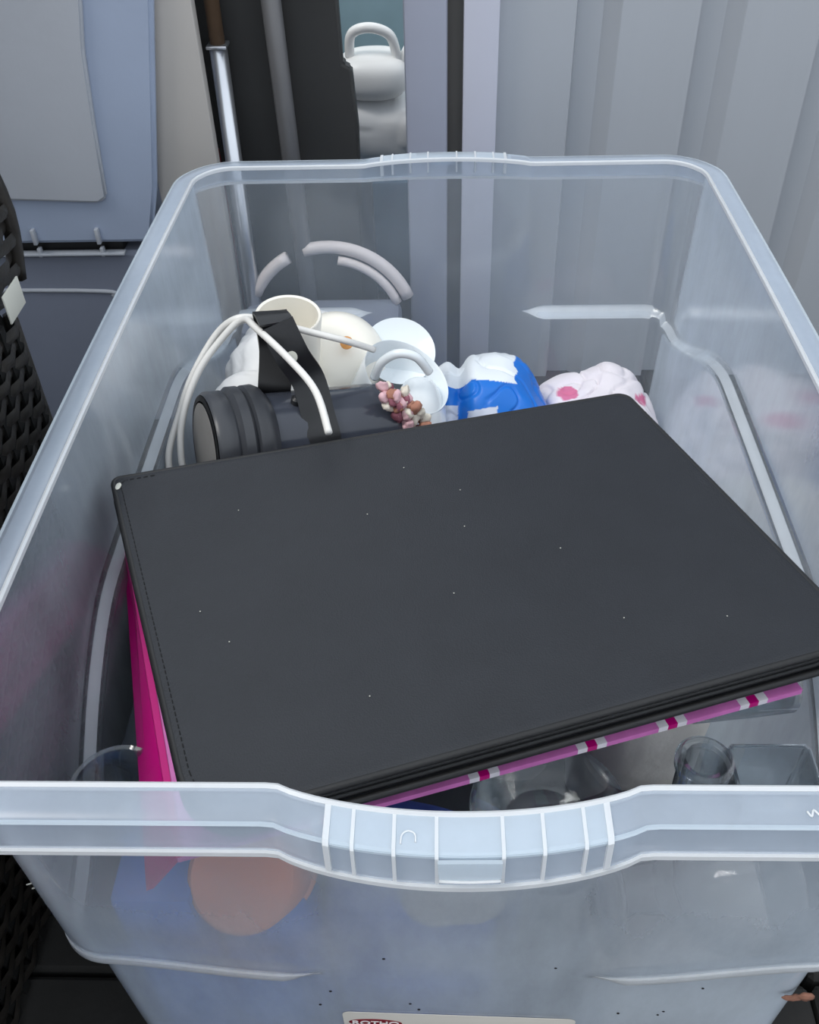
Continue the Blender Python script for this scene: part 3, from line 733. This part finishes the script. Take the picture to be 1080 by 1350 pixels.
# ================================================================== BAGS AND CLOTHS
BLU, WHT, PNK = srgb(18, 112, 208), srgb(228, 234, 240), srgb(214, 120, 156)
def bagcol(co):
    x, s_ = co.x, co.z+.8*(co.y-.55)
    edge = .3045+.003*math.sin(x*60)
    if -.004 < x < .024: edge -= .009*math.sin((x+.004)/.028*PI)
    c = BLU if s_ < edge else WHT
    if x > .070+.002*math.sin(s_*300): c = BLU if s_ < .370-.9*(x-.070) else WHT
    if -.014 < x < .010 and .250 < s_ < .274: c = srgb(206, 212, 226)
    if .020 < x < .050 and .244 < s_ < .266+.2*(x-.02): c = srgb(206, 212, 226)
    return c
def bagshape(p):
    # a pinched waist fold at one third of the width
    k = math.exp(-((p.x+.026)/.008)**2); p = Vector((p.x, p.y*(1-.16*k), p.z*(1-.07*k)))
    return p
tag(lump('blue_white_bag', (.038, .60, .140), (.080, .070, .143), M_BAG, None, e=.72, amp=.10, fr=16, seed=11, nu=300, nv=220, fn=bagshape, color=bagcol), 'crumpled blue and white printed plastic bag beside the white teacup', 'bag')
def clothcol(co):
    s_ = co.z+.8*(co.y-.58); w_ = .003*noise.noise(co*90)
    b1 = ((co.x-.132)/.011)**2+((s_-.2700+w_)/.010)**2 < 1; b2 = ((co.x-.214)/.008)**2+((s_-.262+w_)/.009)**2 < 1; b3 = ((co.x-.17)/.02)**2+((s_-.235+w_)/.012)**2 < 1
    return PNK if b1 or b2 or b3 else srgb(232, 226, 232)
tag(lump('pink_printed_cloth', (.165, .635, .115), (.078, .085, .128), M_CLOTH, None, e=.85, amp=.16, fr=17, seed=6, nu=150, nv=100, color=clothcol), 'white cloth with pink print bunched at the far right of the box', 'cloth')
tag(lump('cream_cloth', (.185, .40, .115), (.058, .15, .115), mat('cream_cloth', srgb(214, 210, 204), .9, .06, 10, .4, 90), None, e=.6, amp=.14, fr=12, seed=9), 'cream folded cloth along the right wall under the portfolio', 'cloth')
tag(lump('white_carrier_bag', (-.155, .60, .165), (.088, .10, .165), M_WHITEB, None, e=.6, amp=.13, fr=13, seed=14), 'white film carrier bag filling the far left of the box', 'bag')
tag(lump('white_rag', (-.165, .500, .21), (.075, .038, .135), M_WHITEB, None, e=.7, amp=.10, fr=14, seed=17), 'white rag bundle under the looped cable', 'rag')
tag(lump('grey_bundle', (-.03, .40, .12), (.14, .11, .12), M_GREYP, None, e=.6, amp=.1, fr=12, seed=19), 'grey bundle in the middle of the box under the portfolio', 'bundle')
tag(cbox('left_shade_block', (-.183, .255, .143), (.105, .25, .275), M_SHADEGREY, None, .012), 'dark grey plastic tray added as shade along the left wall of the box', 'block')  # dark block added to stand in for shade on the lower left wall

# ================================================================== GLASS AND THINGS AT THE NEAR END
def knob(i, k): return .06*((i+k) % 2)
tag(lathe('cut_glass_bowl', [(.012, 0)]+[(.014+.016*math.sin(j/14*PI/2), .004+.052*j/14) for j in range(15)]+[(.0275, .055), (.025, .04), (.014, .012), (.001, .010)], (-.2185, .098, .250), (.02, -.05, 1), M_GLASS, None, 40, knobs=lambda i, k: (.05*((i//1+k//1) % 2) if 0 < i < 14 else 0)), 'cut glass bowl with diamond knobs beside the magenta spine', 'bowl')
tag(lathe('glass_dish', [(.012, .0), (.03, .004), (.046, .022), (.0495, .034), (.0485, .0355), (.0460, .034), (.042, .022), (.028, .0075), (.001, .006)], (.058, .085, .268), (.02, -.03, 1), M_GLASS, None, 56), 'round clear glass dish under the striped binder edge', 'dish')
gb = thing('glass_bottle', 'small clear glass bottle with upright neck in the near right corner', 'bottle', (.16, .11, .2))
lathe('bottle_glass', [(.017, -.036), (.020, -.034), (.0205, -.026), (.018, -.018), (.0145, -.01), (.0150, .040), (.0175, .042), (.0178, .048), (.0150, .050), (.0145, .0515), (.0115, .050), (.0112, -.008), (.0145, -.020), (.016, -.028), (.001, -.032)], (.153, .098, .286), (-.01, 0, 1), M_GLASS, gb, 48)
tube('seam', [(.1395, .092, .334), (.1392, .091, .30), (.1392, .090, .275)], .0009, M_GLASS, gb, 6, 3)
gj = thing('square_glass_vase', 'thick square glass vase at the near right corner of the box', 'vase', (.2, .11, .3))
def sqvase():
    def sq(w, z): return [(.202+x*w, .100+y*w*.9, z) for x, y in ((-1, -1), (1, -1), (1, 1), (-1, 1))]
    rows = [sq(.022, .252), sq(.026, .309), sq(.0268, .3135), sq(.0245, .3145), sq(.0235, .309), sq(.019, .260)]
    V = sum(rows, []); F = [(3, 2, 1, 0)]+[(4*i+k, 4*i+(k+1) % 4, 4*i+4+(k+1) % 4, 4*i+4+k) for i in range(5) for k in range(4)]+[(20, 21, 22, 23)]
    o = mesh('vase_glass', V, F, M_GLASS); bm = bmesh.new(); bm.from_mesh(o.data); bmesh.ops.bevel(bm, geom=list(bm.edges), offset=.002, segments=2, affect='EDGES'); bm.to_mesh(o.data); bm.free(); sharp(o); rel(o, gj)
sqvase()
tag(lathe('glass_tumbler', [(.015, 0), (.022, .002), (.024, .03), (.026, .07), (.0245, .07), (.0225, .03), (.02, .006), (.001, .005)], (.228, .172, .318), (-1, -.1, .05), M_GLASS, None, 40), 'clear glass tumbler on its side under the binder corner', 'tumbler')
tag(lathe('glass_candlestick', [(.036, 0), (.041, .003), (.042, .008), (.036, .013), (.020, .018), (.016, .026), (.018, .045), (.030, .055), (.045, .075), (.050, .10), (.046, .13), (.043, .13), (.046, .10), (.040, .078), (.025, .062), (.001, .055)], (.098, .080, .198), (1, .08, .03), M_HAZEGLASS, None, 56), 'clear glass jar with wide foot lying against the near wall', 'jar')
tag(lathe('tall_glass_vase', [(.024, 0), (.028, .004), (.030, .05), (.029, .12), (.032, .16), (.0305, .161), (.027, .12), (.028, .05), (.022, .008), (.001, .006)], (.064, .086, .09), (.0, -.02, 1), M_HAZEGLASS, None, 48), 'tall clear glass vase upright near the grip', 'vase')
tag(lathe('terracotta_pot', [(.001, 0), (.034, 0), (.037, .003), (.042, .05), (.045, .052), (.045, .065), (.041, .065), (.038, .05), (.033, .006), (.001, .005)], (-.140, .066, .243), (-.02, .62, -.78), M_PEACH, None, 48), 'peach terracotta pot lying with its base against the near wall', 'pot')
def slope(p):
    return Vector((p.x, p.y, p.z-(max(0, p.z)*max(0, p.x+.03)*3)))
tag(lump('navy_garment', (-.030, .104, .110), (.064, .052, .118), M_NAVY, None, e=.55, amp=.06, fr=14, seed=23, fn=slope), 'navy folded garment pressed against the near wall', 'garment')
tag(lump('pale_film_bag', (.000, .082, .222), (.040, .030, .040), M_GREYP, None, e=.7, amp=.14, fr=20, seed=31), 'pale grey crumpled plastic film on top of the navy garment', 'bag')
tag(cbox('blue_box', (-.20, .085, .125), (.055, .07, .23), M_BLUE, None, .006), 'narrow mid-blue plastic box in the near left corner', 'box')
tag(lump('blue_plastic_bag', (-.132, .105, .095), (.040, .055, .100), M_BLUE, None, e=.5, amp=.1, fr=15, seed=29), 'mid-blue plastic bag below the terracotta pot', 'bag')
tag(cbox('pale_grey_tub', (.165, .10, .075), (.14, .10, .14), M_GREYP, None, .012), 'pale grey plastic tub low in the near right corner', 'tub')
